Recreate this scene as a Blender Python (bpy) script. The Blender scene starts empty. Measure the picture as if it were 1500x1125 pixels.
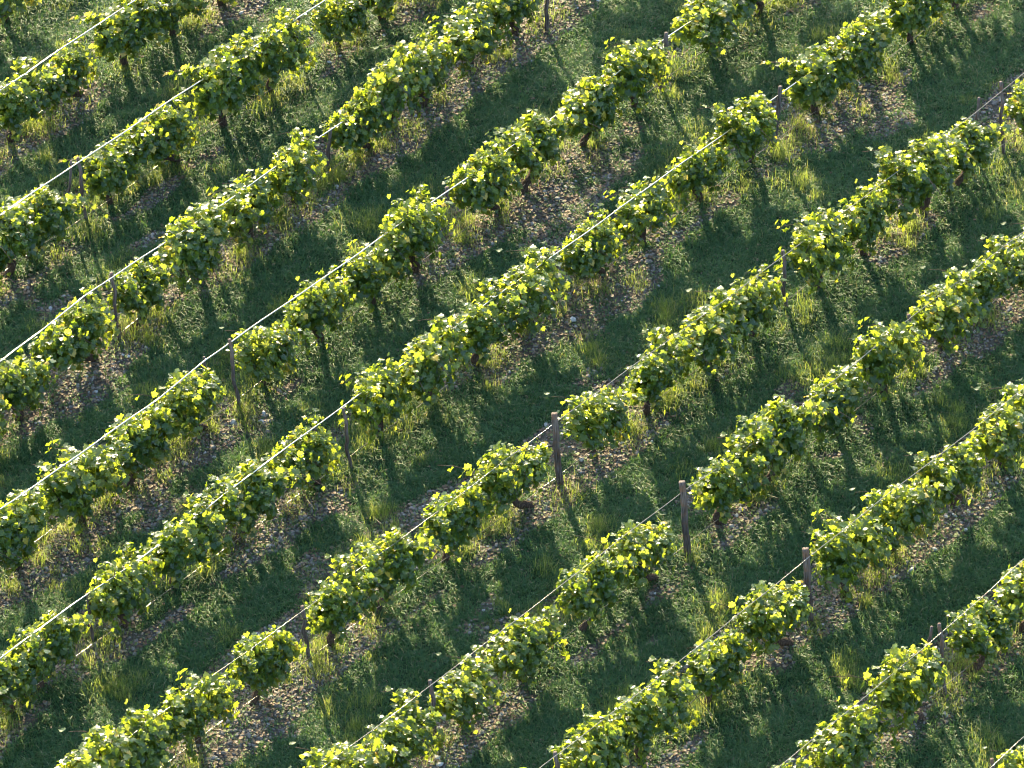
import bpy, math
import numpy as np
rng = np.random.default_rng(7)
col = bpy.context.scene.collection

# ------------------------------------------------------------------ camera model
W, H = 1500.0, 1125.0
F, TH, AZ, S = 9000.0, math.radians(40), math.radians(41), 117.0
CAM = np.array([0, -F / S * math.cos(TH), F / S * math.sin(TH)])
DV = np.array([0, math.cos(TH), -math.sin(TH)])
RV = np.array([1.0, 0, 0]); UV = np.cross(RV, DV)
T = np.array([math.sin(AZ), math.cos(AZ), 0]); N = np.array([-math.cos(AZ), math.sin(AZ), 0])

def ray(x, y): return DV * F + RV * (x - W / 2) - UV * (y - H / 2)
def on_ground(x, y):                       # ground point seen at a place of the photo
    v = ray(x, y); return CAM + v * (-CAM[2] / v[2])
def project(P):
    v = np.asarray(P, float) - CAM; z = v @ DV
    return W / 2 + F * (v @ RV) / z, H / 2 - F * (v @ UV) / z

# ------------------------------------------------------------------ noise
def vnoise(x, y, seed):
    x = np.asarray(x, float); y = np.asarray(y, float)
    r = np.random.default_rng(seed); tab = r.random((256, 256))
    xi = np.floor(x).astype(int); yi = np.floor(y).astype(int)
    fx = x - xi; fy = y - yi; fx = fx * fx * (3 - 2 * fx); fy = fy * fy * (3 - 2 * fy)
    a = tab[xi & 255, yi & 255]; b = tab[(xi + 1) & 255, yi & 255]
    c = tab[xi & 255, (yi + 1) & 255]; d = tab[(xi + 1) & 255, (yi + 1) & 255]
    return (a * (1 - fx) + b * fx) * (1 - fy) + (c * (1 - fx) + d * fx) * fy
def fbm(x, y, seed, o=4):
    s = 0; a = .5; n = 0
    for k in range(o):
        s = s + a * vnoise(x * 2 ** k, y * 2 ** k, seed + k); n += a; a *= .5
    return s / n
def sstep(a, b, x):
    t = np.clip((x - a) / (b - a), 0, 1); return t * t * (3 - 2 * t)

# ------------------------------------------------------------------ rows measured on the ground
ROWS = 'ZABCDEFGHIJ'
ORD = dict(zip(ROWS, ['first', 'second', 'third', 'fourth', 'fifth', 'sixth', 'seventh', 'eighth', 'ninth', 'tenth', 'eleventh']))
BASE = {'Z': [(22, 25)], 'A': [(180, 105), (248, 58)], 'B': [(126, 328), (333, 186), (402, 138)], 'C': [(175, 501), (480, 265)],
        'D': [(349, 602), (650, 355), (968, 138)], 'E': [(136, 947), (514, 691), (813, 445), (1134, 215)],
        'F': [(451, 973), (819, 711), (1150, 455), (1469, 228)], 'G': [(638, 1090), (1008, 815), (1334, 545)],
        'H': [(1187, 913)], 'I': [(1382, 1022)], 'J': [(1459, 1216)]}
LINE = {}
for k, pts in BASE.items():
    P = [on_ground(*p) for p in pts]; t = np.array([p @ T for p in P]); q = np.array([p @ N for p in P])
    LINE[k] = (0.0, q.mean()) if len(P) < 2 or k == 'A' else tuple(np.polyfit(t, q, 1))
def q_row(k, t): return LINE[k][0] * t + LINE[k][1]
def row_pt(k, t, z=0.0): return T * t + N * q_row(k, t) + np.array([0, 0, z])
def t_ground(k, x):                        # place along a row whose foot is seen at photo column x
    lo, hi = -40., 40.
    for _ in range(60):
        m = (lo + hi) / 2
        if project(row_pt(k, m))[0] < x: lo = m
        else: hi = m
    return lo
def on_row(k, x, y):                       # point in the vertical plane of a row
    m, b = LINE[k]; v = ray(x, y); nn = N - m * T
    s = (b - CAM @ nn) / (v @ nn); return CAM + v * s

def lane(t, q):
    """fraction across the lane (0 at the foot of the upper row, 1 at the next) and distance to the nearest row"""
    keys = list(ROWS); qs = np.array([LINE[k][0] * t + LINE[k][1] for k in keys])
    qs = np.concatenate([qs[:1] + 2, qs[:1] + 4, qs[-1:] - 2, qs[-1:] - 4, qs], 0); qs = -np.sort(-qs, 0)
    dist = np.abs(qs - q).min(0); p = np.full(np.shape(t), .5)
    for i in range(len(qs) - 1):
        m = (q <= qs[i]) & (q > qs[i + 1]); p = np.where(m, (qs[i] - q) / (qs[i] - qs[i + 1]), p)
    return p, dist
def height(x, y):
    t = x * T[0] + y * T[1]; q = x * N[0] + y * N[1]
    p, d = lane(t, q)
    h = .05 * np.exp(-(d / .28) ** 2) - .035 * np.exp(-((p - .3) / .1) ** 2) - .035 * np.exp(-((p - .74) / .1) ** 2)
    h = h + .10 * (fbm(t * .9, q * 1.3, 11) - .5) + .035 * (fbm(t * 4, q * 4, 31, 3) - .5)
    return h
def grassy(t, q):
    p, d = lane(t, q)
    foot = .36 * np.exp(-((d - .08) / .2) ** 2)
    band = sstep(.13, .27, p) * (1 - sstep(.58, .72, p))
    n = fbm(t * .55 + 40, q * 1.1 + 9, 51, 4); n2 = fbm(t * 2.2, q * 3.2, 71, 3)
    s = .95 * band + foot * (.35 + vnoise(t * .9, q * .9, 77)) + 2.6 * (n - .5) + 1.0 * (n2 - .5)
    return sstep(.28, .62, s + .10)

# ------------------------------------------------------------------ mesh building
def mesh_np(name, V, faces_loops, counts, mat, smooth=False, parent=None):
    me = bpy.data.meshes.new(name); V = np.asarray(V, np.float32); L = np.asarray(faces_loops, np.int32); c = np.asarray(counts, np.int32)
    me.vertices.add(len(V)); me.vertices.foreach_set('co', V.ravel())
    me.loops.add(len(L)); me.loops.foreach_set('vertex_index', L)
    me.polygons.add(len(c)); st = np.concatenate([[0], np.cumsum(c)[:-1]]).astype(np.int32)
    me.polygons.foreach_set('loop_start', st)
    me.polygons.foreach_set('use_smooth', np.full(len(c), smooth))
    me.update(calc_edges=True); me.validate()
    me.materials.append(mat)
    o = bpy.data.objects.new(name, me); col.objects.link(o)
    if parent: o.parent = parent
    return o
class MB:
    def __init__(s): s.v = []; s.l = []; s.c = []; s.n = 0
    def add(s, V, F):
        V = np.asarray(V, float)
        s.v.append(V)
        for f in F: s.l.extend([i + s.n for i in f]); s.c.append(len(f))
        s.n += len(V)
    def tube(s, P, R, seg=8, wob=0, cap=True, prof=None, seed=0):
        P = np.asarray(P, float); R = np.broadcast_to(np.asarray(R, float), (len(P),)); r_ = np.random.default_rng(seed)
        tan = np.gradient(P, axis=0); tan /= np.linalg.norm(tan, axis=1)[:, None]
        ref = np.array([0, 1., 0]) if abs(tan[:, 1]).mean() < .7 else np.array([1., 0, 0])
        ang = np.arange(seg) * 2 * math.pi / seg; V = []
        for i, p in enumerate(P):
            a = np.cross(ref, tan[i]); a /= np.linalg.norm(a); b = np.cross(tan[i], a)
            rr = R[i] * (prof(ang) if prof is not None else 1) * (1 + wob * (r_.random(seg) - .5))
            V.append(p + np.outer(np.cos(ang) * rr, a) + np.outer(np.sin(ang) * rr, b))
        V = np.concatenate(V); m = len(P)
        Fs = [(i * seg + j, i * seg + (j + 1) % seg, (i + 1) * seg + (j + 1) % seg, (i + 1) * seg + j) for i in range(m - 1) for j in range(seg)]
        if cap: Fs += [tuple(range(seg))[::-1], tuple(range((m - 1) * seg, m * seg))]
        s.add(V, Fs)
    def build(s, name, mat, smooth=True, parent=None): return mesh_np(name, np.concatenate(s.v), s.l, s.c, mat, smooth, parent)
def smooth_path(K, n):
    K = np.asarray(K, float); m = len(K); out = []
    u = np.linspace(0, m - 1, n)
    for x in u:
        i = min(int(x), m - 2); f = x - i
        p0 = K[max(i - 1, 0)]; p1 = K[i]; p2 = K[i + 1]; p3 = K[min(i + 2, m - 1)]
        out.append(.5 * (2 * p1 + (p2 - p0) * f + (2 * p0 - 5 * p1 + 4 * p2 - p3) * f * f + (3 * p1 - p0 - 3 * p2 + p3) * f ** 3))
    return np.array(out)
def tag(o, label=None, cat=None, group=None, kind=None):
    if label: o['label'] = label
    if cat: o['category'] = cat
    if group: o['group'] = group
    if kind: o['kind'] = kind
    return o

# ------------------------------------------------------------------ materials
def nt(name):
    m = bpy.data.materials.new(name); m.use_nodes = True; t = m.node_tree; t.nodes.clear()
    out = t.nodes.new('ShaderNodeOutputMaterial'); return m, t, out
def ramp(t, fac, stops, mode='LINEAR'):
    r = t.nodes.new('ShaderNodeValToRGB'); r.color_ramp.interpolation = mode; e = r.color_ramp.elements
    while len(e) < len(stops): e.new(.5)
    for k, (p, c) in enumerate(stops): e[k].position = p; e[k].color = (*c, 1)
    t.links.new(fac, r.inputs[0]); return r.outputs[0]
def principled(t, color=None, rough=.6, metal=0., spec=.5):
    b = t.nodes.new('ShaderNodeBsdfPrincipled'); b.inputs['Roughness'].default_value = rough
    b.inputs['Metallic'].default_value = metal; b.inputs['Specular IOR Level'].default_value = spec
    if color is not None:
        if isinstance(color, tuple): b.inputs['Base Color'].default_value = (*color, 1)
        else: t.links.new(color, b.inputs['Base Color'])
    return b
def noise(t, scale, detail=4, coord='Object', rough=.55):
    tc = t.nodes.new('ShaderNodeTexCoord'); n = t.nodes.new('ShaderNodeTexNoise')
    n.inputs['Scale'].default_value = scale; n.inputs['Detail'].default_value = detail; n.inputs['Roughness'].default_value = rough
    t.links.new(tc.outputs[coord], n.inputs['Vector']); return n.outputs['Fac']
def island(t): return t.nodes.new('ShaderNodeNewGeometry').outputs['Random Per Island']
def mixc(t, fac, a, b):
    m = t.nodes.new('ShaderNodeMix'); m.data_type = 'RGBA'
    for s, v in ((0, fac), (6, a), (7, b)):
        if isinstance(v, (int, float)): m.inputs[s].default_value = v
        elif isinstance(v, tuple): m.inputs[s].default_value = (*v, 1)
        else: t.links.new(v, m.inputs[s])
    return m.outputs[2]
def bump(t, fac, b, strength=.4, dist=.02):
    n = t.nodes.new('ShaderNodeBump'); n.inputs['Strength'].default_value = strength; n.inputs['Distance'].default_value = dist
    t.links.new(fac, n.inputs['Height']); t.links.new(n.outputs[0], b.inputs['Normal'])
def leafy(name, refl, trans, mix=.45, rough=.4, spec=.5):
    m, t, out = nt(name); isl = island(t)
    c = ramp(t, isl, refl); d = ramp(t, isl, trans)
    b = principled(t, c, rough, 0, spec)
    tr = t.nodes.new('ShaderNodeBsdfTranslucent'); t.links.new(d, tr.inputs[0])
    x = t.nodes.new('ShaderNodeMixShader'); x.inputs[0].default_value = mix
    t.links.new(b.outputs[0], x.inputs[1]); t.links.new(tr.outputs[0], x.inputs[2]); t.links.new(x.outputs[0], out.inputs[0])
    return m

M = {}
M['leaf'] = leafy('vine_leaf',
    [(0, (.014, .046, .016)), (.4, (.022, .066, .018)), (.75, (.036, .085, .02)), (.975, (.08, .125, .025)), (.985, (.38, .30, .04)), (1, (.44, .33, .05))],
    [(0, (.22, .31, .015)), (.5, (.40, .48, .025)), (.975, (.62, .64, .05)), (.985, (.70, .52, .05)), (1, (.75, .55, .06))], .54, .32, .6)
M['grass'] = leafy('grass_blade',
    [(0, (.024, .072, .030)), (.5, (.042, .110, .040)), (.92, (.080, .150, .05)), (.97, (.18, .18, .08)), (1, (.28, .25, .14))],
    [(0, (.10, .24, .03)), (.85, (.2, .34, .05)), (1, (.4, .36, .14))], .35, .5, .3)
M['tall'] = leafy('tall_grass_blade',
    [(0, (.06, .115, .03)), (.6, (.10, .155, .04)), (.85, (.15, .17, .055)), (1, (.30, .26, .12))],
    [(0, (.34, .46, .05)), (.8, (.50, .57, .09)), (1, (.60, .50, .2))], .5, .45, .4)
M['litter'] = leafy('fallen_leaf',
    [(0, (.10, .06, .035)), (.35, (.19, .125, .075)), (.6, (.28, .21, .14)), (.66, (.14, .075, .05)), (.72, (.06, .11, .04)), (.88, (.12, .16, .05)), (1, (.22, .21, .08))],
    [(0, (.15, .08, .03)), (.6, (.3, .2, .1)), (1, (.3, .3, .06))], .2, .6, .3)
m, t, out = nt('stone'); c = ramp(t, island(t), [(0, (.065, .054, .045)), (.45, (.125, .108, .086)), (.75, (.17, .145, .115)), (.94, (.24, .22, .185)), (1, (.38, .37, .33))])
b = principled(t, mixc(t, .25, c, ramp(t, noise(t, 40), [(.3, (.1, .09, .08)), (.7, (.4, .38, .36))])), .85, 0, .25); t.links.new(b.outputs[0], out.inputs[0]); M['stone'] = m
m, t, out = nt('pale_stone'); c = ramp(t, island(t), [(0, (.30, .30, .29)), (1, (.46, .46, .44))])
b = principled(t, mixc(t, .3, c, ramp(t, noise(t, 22), [(.35, (.2, .18, .16)), (.65, (.48, .47, .45))])), .85, 0, .3); bump(t, noise(t, 30), b, .5); t.links.new(b.outputs[0], out.inputs[0]); M['pale'] = m
m, t, out = nt('vineyard_soil')
soil = ramp(t, noise(t, 3.2, 8), [(.3, (.045, .036, .026)), (.55, (.078, .064, .046)), (.75, (.12, .10, .07))])
fine = ramp(t, noise(t, 60, 6), [(.3, (.03, .024, .02)), (.7, (.19, .165, .13))])
base = mixc(t, .45, soil, fine)
at = t.nodes.new('ShaderNodeAttribute'); at.attribute_name = 'turf'
thatch = ramp(t, noise(t, 45, 6), [(.3, (.018, .036, .014)), (.7, (.05, .075, .028))])
b = principled(t, mixc(t, at.outputs['Fac'], base, thatch), .95, 0, .1); bump(t, noise(t, 70, 6), b, .7, .02); t.links.new(b.outputs[0], out.inputs[0]); M['soil'] = m
m, t, out = nt('bark')
tc = t.nodes.new('ShaderNodeTexCoord'); mp = t.nodes.new('ShaderNodeMapping'); mp.inputs['Scale'].default_value = (70, 70, 9)
n = t.nodes.new('ShaderNodeTexNoise'); n.inputs['Scale'].default_value = 1; n.inputs['Detail'].default_value = 6
t.links.new(tc.outputs['Object'], mp.inputs[0]); t.links.new(mp.outputs[0], n.inputs['Vector'])
b = principled(t, ramp(t, n.outputs['Fac'], [(.3, (.022, .014, .010)), (.55, (.065, .042, .03)), (.75, (.14, .10, .075))]), .9, 0, .2); bump(t, n.outputs['Fac'], b, .9, .02); t.links.new(b.outputs[0], out.inputs[0]); M['bark'] = m
m, t, out = nt('weathered_wood')
tc = t.nodes.new('ShaderNodeTexCoord'); mp = t.nodes.new('ShaderNodeMapping'); mp.inputs['Scale'].default_value = (90, 90, 5)
n = t.nodes.new('ShaderNodeTexNoise'); n.inputs['Scale'].default_value = 1; n.inputs['Detail'].default_value = 5
t.links.new(tc.outputs['Object'], mp.inputs[0]); t.links.new(mp.outputs[0], n.inputs['Vector'])
c = ramp(t, n.outputs['Fac'], [(.32, (.03, .021, .016)), (.5, (.085, .067, .058)), (.7, (.15, .125, .115))])
c = mixc(t, ramp(t, noise(t, 7, 3), [(.5, (0, 0, 0)), (.68, (.7, .7, .7))]), c, (.15, .075, .038))
b = principled(t, c, .85, 0, .25); bump(t, n.outputs['Fac'], b, .9, .015); t.links.new(b.outputs[0], out.inputs[0]); M['wood'] = m
def shiny(name, dull, gloss, rough):
    m, t, out = nt(name); d = t.nodes.new('ShaderNodeBsdfDiffuse')
    t.links.new(ramp(t, noise(t, 9), [(.3, tuple(.7 * c for c in dull)), (.7, dull)]), d.inputs[0])
    g_ = t.nodes.new('ShaderNodeBsdfAnisotropic'); g_.distribution = 'BECKMANN'; g_.inputs['Color'].default_value = (*gloss, 1); g_.inputs['Roughness'].default_value = rough
    a = t.nodes.new('ShaderNodeAddShader'); t.links.new(d.outputs[0], a.inputs[0]); t.links.new(g_.outputs[0], a.inputs[1]); t.links.new(a.outputs[0], out.inputs[0])
    return m
M['wire'] = shiny('galvanised_wire', (.07, .064, .055), (.50, .46, .40), .118)
M['old_wire'] = shiny('dull_wire', (.20, .18, .15), (.07, .065, .055), .16)
M['hose'] = shiny('pale_hose', (.13, .115, .09), (.12, .11, .09), .14)

# ------------------------------------------------------------------ ground
fine_x = np.arange(-8.2, 8.21, .045); fine_y = np.arange(-10.2, 11.01, .045)
outer = np.array([1, 3, 7, 15, 30, 60, 120, 240.])
gx = np.concatenate([-8.2 - outer[::-1], fine_x, 8.2 + outer]); gy = np.concatenate([-10.2 - outer[::-1], fine_y, 11.0 + outer])
X, Y = np.meshgrid(gx, gy, indexing='ij'); Z = height(X, Y)
nx, ny = X.shape; idx = np.arange(nx * ny).reshape(nx, ny)
quads = np.stack([idx[:-1, :-1], idx[1:, :-1], idx[1:, 1:], idx[:-1, 1:]], -1).reshape(-1, 4)
g = mesh_np('ground', np.stack([X, Y, Z], -1).reshape(-1, 3), quads.ravel(), np.full(len(quads), 4), M['soil'], True)
tt = (X * T[0] + Y * T[1]).ravel(); qq = (X * N[0] + Y * N[1]).ravel()
a = g.data.attributes.new('turf', 'FLOAT', 'POINT'); a.data.foreach_set('value', grassy(tt, qq).astype(np.float32))
tag(g, kind='structure')

# ------------------------------------------------------------------ scattering helpers
def candidates(n, pad=70):
    """random ground points inside the photographed patch and a margin round it"""
    out = []; tot = 0
    while tot < n:
        x = rng.uniform(-8.2, 8.2, n); y = rng.uniform(-10.2, 11, n)
        px, py = project(np.stack([x, y, np.zeros(n)], -1)); k = (px > -pad) & (px < W + pad) & (py > -pad) & (py < H + pad * 1.6)
        out.append(np.stack([x[k], y[k]], -1)); tot += k.sum()
    P = np.concatenate(out)[:n]; return P, P @ T[:2], P @ N[:2]
def blades(name, P, L, wid, lean, mat):
    """curved three-segment blades of grass"""
    n = len(P); a = rng.uniform(0, 2 * math.pi, n); z = height(P[:, 0], P[:, 1])
    b = np.stack([P[:, 0], P[:, 1], z - .008], -1)
    d = np.stack([np.cos(a), np.sin(a), np.zeros(n)], -1); w = np.stack([-np.sin(a), np.cos(a), np.zeros(n)], -1)
    tw = rng.normal(0, .6, n)[:, None]; w = w + d * tw; w /= np.linalg.norm(w, axis=1)[:, None]; w = w * wid[:, None]
    up = np.array([0, 0, 1.]); Lc = L[:, None]; le = lean[:, None]
    m = b + up * Lc * .55 * (1 - .25 * le) + d * Lc * .28 * le
    e = b + up * Lc * (1 - .62 * le) + d * Lc * .85 * le
    V = np.stack([b - w, b + w, m + w * .7, m - w * .7, e], 1).reshape(-1, 3)
    o = (np.arange(n) * 5)[:, None]
    Lp = np.concatenate([o + 0, o + 1, o + 2, o + 3, o + 3, o + 2, o + 4], 1).ravel(); c = np.tile([4, 3], n)
    return mesh_np(name, V, Lp, c, mat, True)

# short turf
P, t_, q_ = candidates(1200000); gr = grassy(t_, q_); p_, d_ = lane(t_, q_)
clump = fbm(P[:, 0] * 7, P[:, 1] * 7, 91, 3)
keep = rng.random(len(P)) < np.clip(gr * (.35 + 1.1 * clump) + .28 * sstep(.30, .6, clump), 0, 1)
P = P[keep]; gr = gr[keep]; cl = clump[keep]
L = rng.uniform(.06, .15, len(P)) * (.55 + .9 * cl) * (.7 + .3 * gr)
o = blades('short_grass', P, L, rng.uniform(.0035, .007, len(P)), rng.uniform(.45, 1.15, len(P)), M['grass'])
tag(o, 'short dark green grass growing in bands between the vine rows', 'grass', kind='stuff')
print('short blades', len(P))
# tall tufts, mostly along the feet of the rows
C_, t_, q_ = candidates(9000); p_, d_ = lane(t_, q_)
wgt = .55 * np.exp(-(d_ / .24) ** 2) + .62 * sstep(.40, .55, p_) * (1 - sstep(.9, .98, p_)) * sstep(.50, .62, fbm(t_ * 1.1 + 3, q_ * 1.1, 211, 2)) + .012
wgt = wgt * sstep(.40, .60, fbm(t_ * 1.3, q_ * 1.3, 131, 3))
C_ = C_[rng.random(len(C_)) < wgt]
POSTFEET = [(451, 973), (819, 711), (1150, 455), (1469, 228), (638, 1090), (1008, 815), (1334, 545), (1187, 913), (1382, 1022), (136, 947), (514, 691), (813, 445), (1134, 215), (349, 602), (650, 355), (968, 138), (175, 501), (480, 265), (126, 328)]
extra = []
for f_ in POSTFEET:                             # weeds stand in the lane where light comes through at the posts
    b = on_ground(*f_)[:2]
    for k in range(7): extra.append(b + rng.uniform(.75, 1.35) * np.array([.42, -.90]) + rng.normal(0, .11, 2))
    for k in range(3): extra.append(b + np.array([.1, -.12]) + rng.normal(0, .12, 2))
C_ = np.concatenate([C_, np.array(extra)])
PP = []; LL = []
for c in C_:
    k = int(rng.integers(50, 130)); r = rng.uniform(.04, .13); hgt = rng.uniform(.10, .30)
    a = rng.normal(0, r, (k, 2)); PP.append(c + a); LL.append(hgt * rng.uniform(.5, 1.15, k))
PP = np.concatenate(PP); LL = np.concatenate(LL)
o = blades('tall_grass', PP, LL, rng.uniform(.0018, .0036, len(PP)), rng.uniform(.2, 1.0, len(PP)), M['tall'])
tag(o, 'tall yellowish green grass tufts catching the sun along the vine rows', 'grass', kind='stuff')
print('tall blades', len(PP), len(C_))

# gravel
def ico():
    f = (1 + 5 ** .5) / 2
    V = np.array([(-1, f, 0), (1, f, 0), (-1, -f, 0), (1, -f, 0), (0, -1, f), (0, 1, f), (0, -1, -f), (0, 1, -f), (f, 0, -1), (f, 0, 1), (-f, 0, -1), (-f, 0, 1)], float)
    Fc = np.array([(0, 11, 5), (0, 5, 1), (0, 1, 7), (0, 7, 10), (0, 10, 11), (1, 5, 9), (5, 11, 4), (11, 10, 2), (10, 7, 6), (7, 1, 8), (3, 9, 4), (3, 4, 2), (3, 2, 6), (3, 6, 8), (3, 8, 9), (4, 9, 5), (2, 4, 11), (6, 2, 10), (8, 6, 7), (9, 8, 1)])
    return V / np.linalg.norm(V[0]), Fc
IV, IF = ico()
def stones(name, P, R, mat, flat=(.45, .8)):
    n = len(P); V = IV[None] * rng.uniform(.72, 1.28, (n, 12, 1)); V = V * np.stack([rng.uniform(.8, 1.25, n), rng.uniform(.6, 1, n), rng.uniform(*flat, n)], -1)[:, None]
    a = rng.uniform(0, 6.283, n); ca, sa = np.cos(a)[:, None], np.sin(a)[:, None]; tx = rng.normal(0, .25, (n, 1))
    x = V[..., 0] * ca - V[..., 1] * sa; y = V[..., 0] * sa + V[..., 1] * ca; z = V[..., 2] + tx * V[..., 0]
    V = np.stack([x, y, z], -1) * R[:, None, None]
    V += np.stack([P[:, 0], P[:, 1], height(P[:, 0], P[:, 1]) + R * .22], -1)[:, None]
    Lp = (IF.ravel()[None] + (np.arange(n) * 12)[:, None]).ravel()
    return mesh_np(name, V.reshape(-1, 3), Lp, np.full(n * 20, 3), mat, False)
P, t_, q_ = candidates(190000); gr = grassy(t_, q_); pat = fbm(P[:, 0] * 1.6, P[:, 1] * 1.6, 151, 4)
keep = rng.random(len(P)) < (1 - gr) ** 1.3 * (.3 + .7 * sstep(.3, .6, pat)); P = P[keep]
o = stones('gravel', P, np.clip(rng.lognormal(math.log(.0145), .45, len(P)), .008, .04), M['stone'])
tag(o, 'grey brown gravel strewn in strips along the vine rows', 'gravel', kind='stuff'); print('stones', len(P))
P, t_, q_ = candidates(2600); gr = grassy(t_, q_); pat = fbm(P[:, 0] * 1.2 + 5, P[:, 1] * 1.2, 171, 3)
keep = rng.random(len(P)) < (1 - gr) * sstep(.5, .68, pat); P = P[keep]
o = stones('pale_stones', P, np.clip(rng.lognormal(math.log(.03), .28, len(P)), .02, .075), M['pale'], (.5, .85))
tag(o, 'larger pale grey stones lying among the gravel', 'stones', kind='stuff'); print('pale', len(P))
# fallen leaves
P, t_, q_ = candidates(230000); gr = grassy(t_, q_)
keep = rng.random(len(P)) < .05 + .9 * (1 - gr) * (.35 + .65 * sstep(.25, .6, fbm(P[:, 0] * 1.4, P[:, 1] * 1.4 + 8, 191, 3))); P = P[keep]; n = len(P)
R = rng.uniform(.010, .032, n); ang = np.array([0, 1.05, 2.1, 3.14, 4.2, 5.25])
rad = rng.uniform(.6, 1.15, (n, 6)); a = ang[None] + rng.uniform(0, 6.28, (n, 1))
lx = np.cos(a) * rad; ly = np.sin(a) * rad * rng.uniform(.45, .95, (n, 1)); lz = rng.uniform(-.1, .75, (n, 6)) * rng.uniform(.1, .7, (n, 1))
th = rng.uniform(0, 6.28, (n, 1)); V = np.stack([lx * np.cos(th) - ly * np.sin(th), lx * np.sin(th) + ly * np.cos(th), lz], -1)
V = np.concatenate([np.zeros((n, 1, 3)), V], 1) * R[:, None, None] + np.stack([P[:, 0], P[:, 1], height(P[:, 0], P[:, 1]) + rng.uniform(.006, .03, n)], -1)[:, None]
fan = np.array([(0, k + 1, (k + 1) % 6 + 1) for k in range(6)]).ravel()
o = mesh_np('fallen_leaves', V.reshape(-1, 3), (fan[None] + (np.arange(n) * 7)[:, None]).ravel(), np.full(n * 6, 3), M['litter'], False)
tag(o, 'dry brown and yellowing fallen leaves littering the soil', 'leaf litter', kind='stuff'); print('litter', n)

# ------------------------------------------------------------------ grapevines
half = [(.06, -.04), (.20, -.16), (.36, -.10), (.33, .02), (.52, .10), (.50, .24), (.36, .30), (.40, .44), (.30, .60), (.17, .56), (.10, .76)]
LEAF = [(0, 0)] + half + [(0, .95)] + [(-x, y) for x, y in half[::-1]]
LEAF = np.array(LEAF) ; NL = len(LEAF)
# vertices: outline plus three along the midrib
RIB = np.array([(0, .2), (0, .45), (0, .7)])
LV2 = np.concatenate([LEAF, RIB])
def leaf_faces():
    r0, r1, r2 = NL, NL + 1, NL + 2; f = []
    for side in (1, -1):
        ids = [0] + (list(range(1, 12)) if side == 1 else [NL - k for k in range(1, 12)]) + [12]
        seq = []
        for k in range(len(ids) - 1):
            y = LEAF[ids[k], 1]; y2 = LEAF[ids[k + 1], 1]; ym = (y + y2) / 2
            seq.append(r0 if ym < .22 else (r1 if ym < .5 else r2))
        for k in range(len(ids) - 1):
            f.append((seq[k], ids[k], ids[k + 1]) if side == 1 else (seq[k], ids[k + 1], ids[k]))
            if k and seq[k] != seq[k - 1]: f.append((seq[k - 1], ids[k], seq[k]) if side == 1 else (seq[k - 1], seq[k], ids[k]))
    return np.array(f)
LF = leaf_faces()
def rand_unit(r): v = r.normal(size=3); return v / np.linalg.norm(v)
def make_foliage(canes, r, n_target, bare):
    skirt = 0 if r.random() < .25 else 1
    Vs = []
    zs = []
    spots = []
    for c in canes:
        m = len(c)
        for i in range(m):
            spots.append((c[i], i / (m - 1)))
    cen = np.array([0, 0, .62])
    lobes = [(rand_unit(r), r.uniform(-.55, .45)) for _ in range(12)]
    def lump(d): return .98 + sum(w * math.exp(-((1 - d @ v) / .12)) for v, w in lobes)
    tries = 0
    while len(Vs) < n_target and tries < n_target * 6:
        tries += 1
        if r.random() < .62:
            p, u = spots[r.integers(len(spots))]
            if u < .12: continue
            off = rand_unit(r) * r.uniform(.02, .12); off[1] *= 1.2
            pos = p + off
            if abs(pos[1]) > .36 and r.random() < .85: continue
        else:                                   # the bushy outside of the crown
            u = .5; d = rand_unit(r); k = lump(d)
            pos = np.array([0, 0, .68]) + d * np.array([.60, .31, .40]) * k * r.uniform(.62, 1.04)
        if pos[2] < bare + .35 * max(0, -pos[1] - .12) * skirt or pos[2] > 1.16 or abs(pos[0]) > .66 - .12 * (pos[2] - .6) ** 2: continue
        flat = pos[2] > .78 and r.random() < .45
        out = np.array([(pos[0] - cen[0]) * .3, pos[1] * 3.0, .0]) * (.15 if flat else 1)
        nrm = out + np.array([0, 0, .95 if flat else .5]) + rand_unit(r) * (.28 if flat else .62); nrm /= np.linalg.norm(nrm)
        tip = np.array([0, 0, -.75]) + out * .8 + rand_unit(r) * .8; tip -= nrm * (tip @ nrm); tip /= np.linalg.norm(tip)
        sx = np.cross(tip, nrm); s = r.uniform(.068, .128) * (1.0 if u < .85 else .8)
        fold = r.uniform(.05, .38); cup = r.uniform(-.25, .45); wav = r.uniform(.0, .12)
        lx, ly = LV2[:, 0], LV2[:, 1]
        lz = fold * np.abs(lx) - cup * (ly - .3) ** 2 + wav * np.sin(lx * 9 + r.uniform(0, 6)) - .12 * np.abs(lx) ** 2 * 2
        V = pos + s * (np.outer(lx, sx) + np.outer(ly - .35, tip) + np.outer(lz, nrm)); Vs.append(V)
    n = len(Vs); V = np.concatenate(Vs)
    return V, (LF.ravel()[None] + (np.arange(n) * len(LV2))[:, None]).ravel(), np.full(n * len(LF), 3)
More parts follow.
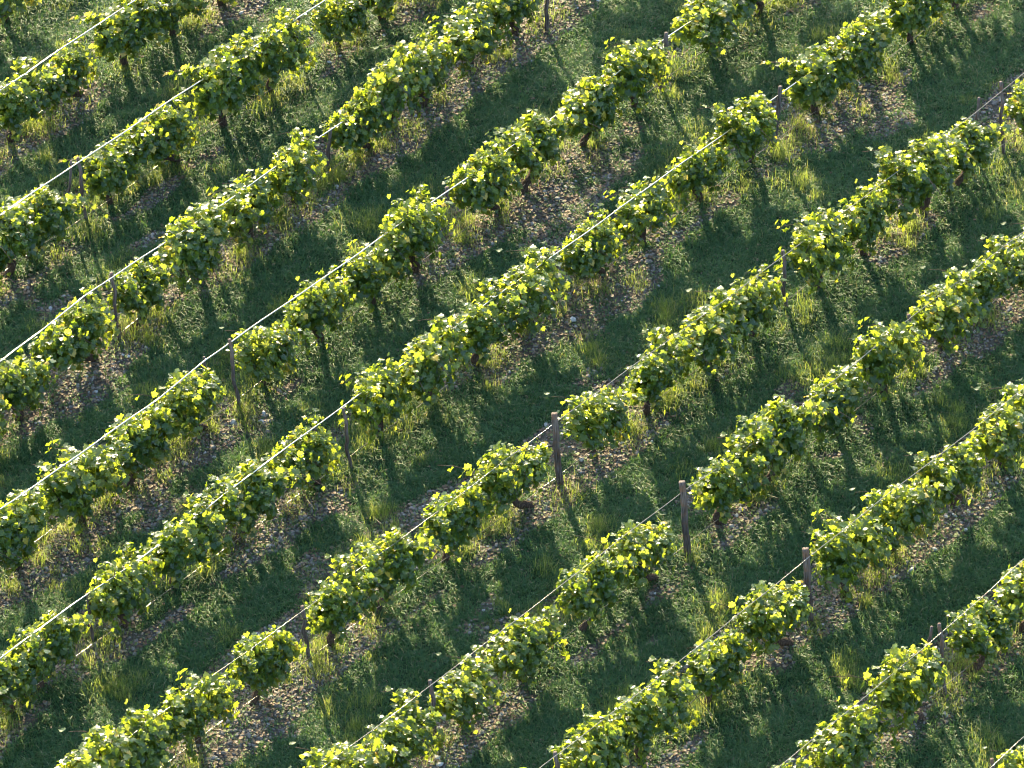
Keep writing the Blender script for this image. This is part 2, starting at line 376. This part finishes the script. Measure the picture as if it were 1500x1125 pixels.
def make_vine(seed, kind):
    r = np.random.default_rng(seed)
    root = bpy.data.objects.new('grapevine', None); col.objects.link(root); root.empty_display_size = .2
    side = 1 if r.random() < .5 else -1
    if kind == 'curved': K = [(0, 0, -.06), (-.07, -.02, .10), (-.05, -.04, .24), (.06, -.02, .36), (.10, 0, .46)]
    elif kind == 'leaning': K = [(-.28, -.02, -.05), (-.20, -.03, .08), (-.08, -.02, .18), (.02, 0, .33), (.04, 0, .46)]
    elif kind == 'sprawling': K = [(.34, -.04, -.03), (.25, -.06, .09), (.12, -.05, .15), (.02, -.02, .28), (0, 0, .42)]
    else: K = [(0, 0, -.06), (.03, -.02, .12), (-.03, .02, .26), (.03, 0, .38), (0, 0, .46)]
    K = np.array(K) + np.concatenate([np.zeros((1, 3)), r.normal(0, .015, (4, 3))]); path = smooth_path(K, 18)
    mb = MB(); mb.tube(path, np.linspace(.056, .040, 18) * (1 + .22 * (vnoise(np.arange(18) * .6, np.zeros(18), seed) - .5)), 10, .30, seed=seed)
    mb.build('trunk', M['bark'], True, root); head = path[-1]
    canes = []
    for sgn in (-1, 1):
        ab = MB(); end = head + np.array([sgn * r.uniform(.30, .46), r.normal(0, .03), r.uniform(.04, .14)])
        ap = smooth_path([head + (0, 0, -.02), head + np.array([sgn * .12, r.normal(0, .03), .06]), (head + end) / 2 + np.array([sgn * .06, 0, .05]), end], 10)
        ab.tube(ap, np.linspace(.03, .014, 10), 7, .25, seed=seed + 3)
        for k in range(7):
            s0 = ap[min(9, int(k * 1.5 + r.random()))]
            lean = r.normal(0, .14); al = sgn * r.uniform(-.12, .26); up = r.uniform(.26, .54)
            droop = r.random() < .5
            K2 = [s0, s0 + np.array([al * .4, lean * .5, up * .5]), s0 + np.array([al, lean, up])]
            if droop: K2.append(s0 + np.array([al * 1.5, lean * 1.9 + np.sign(lean) * .12, up * .62]))
            cp = smooth_path(K2, 9); ab.tube(cp, np.linspace(.008, .003, 9), 5, 0, seed=seed); canes.append(cp)
        for k in range(4):
            s0 = ap[r.integers(1, 10)]; sy = r.choice([-1, 1])
            cp = smooth_path([s0, s0 + np.array([sgn * .06, sy * .16, .08]), s0 + np.array([sgn * .10, sy * .27, -.20])], 8); ab.tube(cp, np.linspace(.007, .003, 8), 5); canes.append(cp)
        ab.build('branch', M['bark'], True, root)
    V, Lp, c = make_foliage(canes, r, {'thick': 1450, 'sparse': 1050}.get(('sparse' if seed % 4 == 1 else 'thick')), .24 if kind != 'upright' else .17)
    mesh_np('foliage', V, Lp, c, M['leaf'], False, root)
    return root
KINDS = ['curved', 'upright', 'leaning', 'curved', 'sprawling', 'upright', 'leaning', 'curved', 'sprawling', 'upright']
# row, look, top in the photo, foot in the photo, radius
POSTS = [('B', 'thin', (114, 231), (126, 329), .024), ('B', 'stake', (104, 236), (99, 325), .019), ('B', 'thin', (436, 16), (438, 88), .02),
         ('C', 'thin', (163, 400), (175, 502), .024), ('C', 'stake', (126, 424), (124, 508), .019), ('C', 'short', (484, 189), (479, 255), .026), ('C', 'short', (803, -28), (800, 46), .03),
         ('D', 'thin', (336, 497), (350, 603), .025), ('D', 'stake', (299, 523), (296, 607), .019), ('D', 'short', (655, 274), (649, 350), .027), ('D', 'plain', (976, 48), (967, 134), .031),
         ('E', 'thin', (127, 870), (136, 945), .023), ('E', 'thin', (503, 598), (514, 692), .024), ('E', 'stake', (462, 628), (457, 706), .019), ('E', 'short', (816, 367), (812, 436), .027), ('E', 'plain', (1143, 127), (1134, 214), .031),
         ('F', 'thin', (443, 888), (452, 974), .026), ('F', 'wide', (812, 606), (820, 713), .043), ('F', 'thin', (1147, 367), (1151, 458), .026), ('F', 'thin', (1466, 120), (1470, 229), .025), ('F', 'stake', (1434, 143), (1424, 232), .021),
         ('G', 'thin', (630, 997), (639, 1091), .028), ('G', 'wide', (999, 706), (1008, 817), .043), ('G', 'thin', (1331, 461), (1335, 547), .026),
         ('H', 'thin', (813, 1102), (822, 1198), .028), ('H', 'wide', (1180, 804), (1187, 914), .043), ('I', 'thin', (1376, 914), (1384, 1023), .026), ('I', 'stake', (1365, 918), (1346, 1008), .021), ('J', 'thin', (1453, 1112), (1461, 1216), .026)]
POST_T = {}
for pr in POSTS:
    if pr[1] != 'stake': POST_T.setdefault(pr[0], []).append(on_ground(*pr[3]) @ T)
VINES = [make_vine(100 + i, k) for i, k in enumerate(KINDS)]
used = [False] * len(VINES)
def copy_tree(o):
    c = o.copy(); col.objects.link(c)
    for ch in o.children:
        d = ch.copy(); col.objects.link(d); d.parent = c
    return c
POS = {'Z': [-50, 12], 'A': [-60, 20, 97, 186, 252, 325], 'B': [-62, 8, 62, 155, 235, 330, 408, 490, 560, 640],
       'C': [-55, 25, 112, 200, 285, 365, 437, 515, 572, 618, 688, 757, 862, 940], 'D': [-62, 20, 118, 203, 290, 380, 465, 545, 612, 700, 780, 858, 935, 1037, 1105, 1180],
       'E': [-70, 12, 76, 170, 262, 365, 453, 548, 627, 700, 770, 855, 940, 1020, 1100, 1196, 1260, 1335, 1402, 1480],
       'F': [50, 128, 210, 290, 393, 480, 572, 662, 747, 862, 950, 1035, 1105, 1190, 1265, 1345, 1412, 1502, 1575],
       'G': [410, 505, 588, 668, 765, 868, 946, 1047, 1135, 1217, 1300, 1372, 1436, 1495, 1570], 'H': [715, 795, 868, 942, 1045, 1138, 1228, 1310, 1393, 1465, 1545],
       'I': [1060, 1148, 1243, 1333, 1430, 1502, 1570], 'J': [1405, 1492, 1570]}
# rough look of each measured vine: which trunk shape is seen under the leaves
FORM = {('A', 186): 0, ('B', 155): 0, ('B', 330): 0, ('E', 1196): 0, ('E', 1335): 0, ('B', 235): 4, ('A', 97): 4, ('C', 515): 4, ('D', 700): 4, ('E', 855): 4,
        ('D', 203): 2, ('E', 365): 6, ('F', 662): 2, ('G', 868): 6, ('H', 1045): 2, ('F', 393): 2, ('E', 76): 6, ('H', 1138): 8, ('G', 946): 8, ('F', 747): 8, ('C', 112): 4, ('D', 290): 8, ('E', 453): 4, ('I', 1333): 8}
ANG = math.atan2(T[1], T[0])
vine_rows = {}
for k in ROWS:
    seen = 0; lst = []
    for x in POS[k]:
        t0 = t_ground(k, x); p = row_pt(k, t0); cx, cy = project(p + np.array([0, 0, .62]))
        lst.append((x, t0, 8 < cx < W - 8 and 4 < cy < H - 4, cx < W / 2 and True))
    n_seen = sum(v[2] for v in lst); vine_rows[k] = lst
def ordinal(i): return ['first', 'second', 'third', 'fourth', 'fifth', 'sixth', 'seventh', 'eighth', 'ninth', 'tenth', 'eleventh', 'twelfth', 'thirteenth', 'fourteenth', 'fifteenth', 'sixteenth', 'seventeenth', 'eighteenth', 'nineteenth', 'twentieth'][i]
LOOK = {'curved': 'curved trunk', 'upright': 'upright trunk', 'leaning': 'leaning trunk', 'sprawling': 'sprawling trunk'}
vi = 0
for k in ROWS:
    i = 0
    for x, t0, vis, _ in vine_rows[k]:
        f = FORM.get((k, x))
        if f is None: f = int([1, 5, 9, 3, 7, 1, 6, 5, 9, 7][(vi * 7 + ROWS.index(k) * 3) % 10])
        vi += 1
        o = VINES[f] if not used[f] else copy_tree(VINES[f]); used[f] = True
        near = [tp for tp in POST_T.get(k, []) if abs(tp - t0) < .72]
        if near: t0 += .10 * np.sign(t0 - near[0]); sx = .82
        else: sx = .98
        p = row_pt(k, t0); o.location = (p[0], p[1], float(height(p[0], p[1])))
        flip = 1 if f in (0, 2, 4, 6, 8) or rng.random() < .5 else -1
        sc = rng.uniform(.84, 1.04); o.rotation_euler = (0, 0, ANG + math.atan(LINE[k][0]) + rng.normal(0, .08))
        o.scale = (sc * flip * sx, sc * rng.uniform(.85, 1.12), sc * rng.uniform(.86, 1.04))
        w = 'leafy' if f % 4 != 1 else 'loose'
        if vis:
            lab = f'{w} grapevine with {LOOK[KINDS[f]]}, {ordinal(i)} from lower left in the {ORD[k]} row from upper left'; i += 1
        else:
            end = 'lower left' if x < 750 and i == 0 else 'upper right'
            lab = f'{w} grapevine cut off by the picture edge at {end} of the {ORD[k]} row'
            if i == 0 and k in 'Z': lab = 'leafy grapevine cut off by the picture edge in the upper left corner'
        tag(o, lab, 'grapevine', 'grapevines trained in rows')
for f, u in enumerate(used):
    if not u:
        for ch in list(VINES[f].children): bpy.data.objects.remove(ch)
        bpy.data.objects.remove(VINES[f])

# ------------------------------------------------------------------ posts
look = {'thin': 'thin crooked grey wooden post', 'stake': 'slim brown stake', 'short': 'short grey wooden post', 'plain': 'plain brown wooden post', 'wide': 'thick split grey wooden post'}
prow = {}
for pr in POSTS: prow.setdefault(pr[0], []).append(pr)
for k, L_ in prow.items():
    L_.sort(key=lambda a: a[2][0])
    for i, (row, kind, top, foot, rad) in enumerate(L_):
        r = np.random.default_rng(int(top[0] * 7 + top[1]) % 99991)
        b = on_ground(*foot); b[2] = height(b[0], b[1]); fx, fy = project(b)
        # same depth plane as the foot: read height and sideways lean
        v = ray(*top); s = ((b - CAM) @ np.array([0, 1., 0])) / v[1]; tp = CAM + v * s
        n = 22; u = np.linspace(0, 1, n); path = b[None] * (1 - u)[:, None] + tp[None] * u[:, None]; path[:, 2] = b[2] - .12 * (1 - u) ** 4 + (tp[2] - b[2]) * u
        amp = {'wide': .006, 'thin': .016, 'stake': .009, 'short': .008, 'plain': .008}[kind]
        env = np.sin(np.pi * u) ** .6
        path[:, 0] += env * amp * (np.sin(u * 9 + r.uniform(0, 1.5)) + .5 * np.sin(u * 19 + r.uniform(0, 6))); path[:, 1] += env * amp * np.sin(u * 8 + r.uniform(0, 6))
        path = path - b
        mb = MB(); prof = None
        if kind == 'wide': prof = lambda a: 1 - .42 * np.exp(-((np.abs(np.sin(a + .0)) - 1) / .06) ** 2)
        R = rad * (1 - .12 * u + .13 * (vnoise(u * 6, u * 0 + r.uniform(0, 9), 5) - .5))
        mb.tube(path, R, 20 if kind == 'wide' else 12, .16, True, prof, seed=i + 17)
        o = mb.build('stake' if kind == 'stake' else 'wooden_post', M['wood'], True); o.location = b
        tag(o, f'{look[kind]}, {ordinal(i)} from lower left in the {ORD[k]} row from upper left', 'stake' if kind == 'stake' else 'post', 'posts and stakes holding the trellis wires')

# ------------------------------------------------------------------ wires
TOPW = {'A': [(0, 134), (200, 1)], 'B': [(0, 318), (105, 246), (260, 143), (475, 3)], 'C': [(53, 492), (127, 433), (255, 349), (482, 194), (760, 10)],
        'D': [(0, 748), (227, 590), (300, 530), (500, 390), (652, 285), (977, 57), (1065, 0)], 'E': [(100, 893), (247, 790), (393, 677), (467, 623), (813, 375), (1000, 240), (1300, 30)],
        'F': [(273, 1017), (420, 910), (500, 852), (703, 702), (820, 612), (997, 485), (1150, 372), (1383, 200), (1500, 105)], 'G': [(607, 1020), (713, 940), (890, 803), (1007, 713), (1117, 640), (1330, 467), (1450, 375), (1500, 338)],
        'H': [(790, 1123), (937, 1013), (1123, 866), (1187, 812), (1263, 752), (1377, 665), (1500, 567)], 'I': [(1183, 1087), (1300, 993), (1383, 921), (1467, 847), (1500, 818)], 'J': [(1457, 1118), (1500, 1078)]}
LOWW = {'A': None, 'B': [(69, 349), (122, 313)], 'C': [(110, 527), (170, 487)], 'D': [(110, 743), (230, 660), (327, 595)], 'E': [(40, 1008), (207, 887), (333, 802), (483, 695)],
        'F': [(230, 1123), (360, 1025), (577, 867), (753, 740), (887, 637), (1000, 552), (1207, 392), (1393, 260), (1467, 207)], 'G': [(760, 977), (943, 840), (1043, 760), (1200, 635), (1380, 495)],
        'H': [(943, 1075), (1130, 933), (1253, 833), (1333, 767)], 'I': [(1320, 1047), (1377, 1003)], 'J': None}
def wire(name, k, pts, rad, off, sag, mat, zmin, zmax):
    if pts: P = [on_row(k, *p) for p in pts]
    else: P = [row_pt(k, tt_, .27) for tt_ in (-3, 3)]
    ts = np.array([p @ T for p in P]); zs = np.clip(np.array([p[2] for p in P]), zmin, zmax); i = np.argsort(ts); ts, zs = ts[i], zs[i]
    t_lo = min(ts[0], min(v[1] for v in vine_rows[k]) - .5); t_hi = max(ts[-1], max(v[1] for v in vine_rows[k]) + .5)
    tt_ = np.linspace(t_lo, t_hi, int((t_hi - t_lo) / .18) + 2); zz = np.interp(tt_, ts, zs)
    if name == 'trellis_wire' and k in 'ABCDE': zz = zz + .035
    zz = zz + sag * np.sin(tt_ * 1.43) + .004 * np.sin(tt_ * 5.1)
    path = np.array([row_pt(k, a, z) for a, z in zip(tt_, zz)]) + N * off
    path += N[None] * (.006 * np.sin(tt_ * 2.3))[:, None]
    mb = MB(); b = path[0].copy(); mb.tube(path - b, rad, 8); o = mb.build(name, mat, True); o.location = b; return o
for k in ROWS[1:]:
    o = wire('trellis_wire', k, TOPW[k], .0092 if k in 'AB' else (.0088 if k in 'CD' else .0078 if k == 'E' else .0042), -.012, .004, M['wire'] if k in 'ABCDE' else M['old_wire'], .55, 1.25)
    tag(o, f'{"shiny" if k in "ABCDE" else "thin dull"} top trellis wire running through the leaves of the {ORD[k]} row from upper left', 'wire', 'top trellis wires')
    o = wire('irrigation_line', k, LOWW[k], .0042, -.05, .006, M['hose'], .14, .42)
    tag(o, f'thin pale line stretched near the ground under the {ORD[k]} row from upper left', 'irrigation line', 'low lines under the vines')

# ------------------------------------------------------------------ camera, light
sc = bpy.context.scene
cam = bpy.data.cameras.new('camera'); cam.lens = 36 * F / W; cam.sensor_width = 36; cam.clip_start = 1; cam.clip_end = 2000
co = bpy.data.objects.new('camera', cam); col.objects.link(co); co.location = CAM; co.rotation_euler = (math.pi / 2 - TH, 0, 0); sc.camera = co
EL, BR = math.radians(22.5), math.radians(-15)      # sun elevation; bearing right of the viewing direction
sd = np.array([math.sin(BR) * math.cos(EL), math.cos(BR) * math.cos(EL), math.sin(EL)])
sl = bpy.data.lights.new('sun', 'SUN'); sl.energy = 3.9; sl.angle = math.radians(.55); sl.color = (1, .84, .52)
so = bpy.data.objects.new('sun', sl); col.objects.link(so); so.location = sd * 40
import mathutils
so.rotation_euler = mathutils.Vector(-sd).to_track_quat('-Z', 'Y').to_euler()
w = bpy.data.worlds.new('World'); sc.world = w; w.use_nodes = True; t = w.node_tree
sky = t.nodes.new('ShaderNodeTexSky'); sky.sky_type = 'NISHITA'; sky.sun_disc = False; sky.sun_elevation = EL; sky.sun_rotation = BR
t.links.new(sky.outputs[0], t.nodes['Background'].inputs[0]); t.nodes['Background'].inputs[1].default_value = .15
sc.view_settings.view_transform = 'Standard'; sc.view_settings.look = 'None'; sc.view_settings.gamma = 1; sc.view_settings.exposure = 2.5
sc.cycles.max_bounces = 6; sc.cycles.use_denoising = True; sc.cycles.denoiser = 'OPENIMAGEDENOISE'; sc.cycles.denoising_input_passes = 'RGB_ALBEDO_NORMAL'; sc.cycles.denoising_prefilter = 'ACCURATE'; sc.cycles.filter_width = 1.1; sc.cycles.transparent_max_bounces = 4; sc.cycles.sample_clamp_indirect = 6
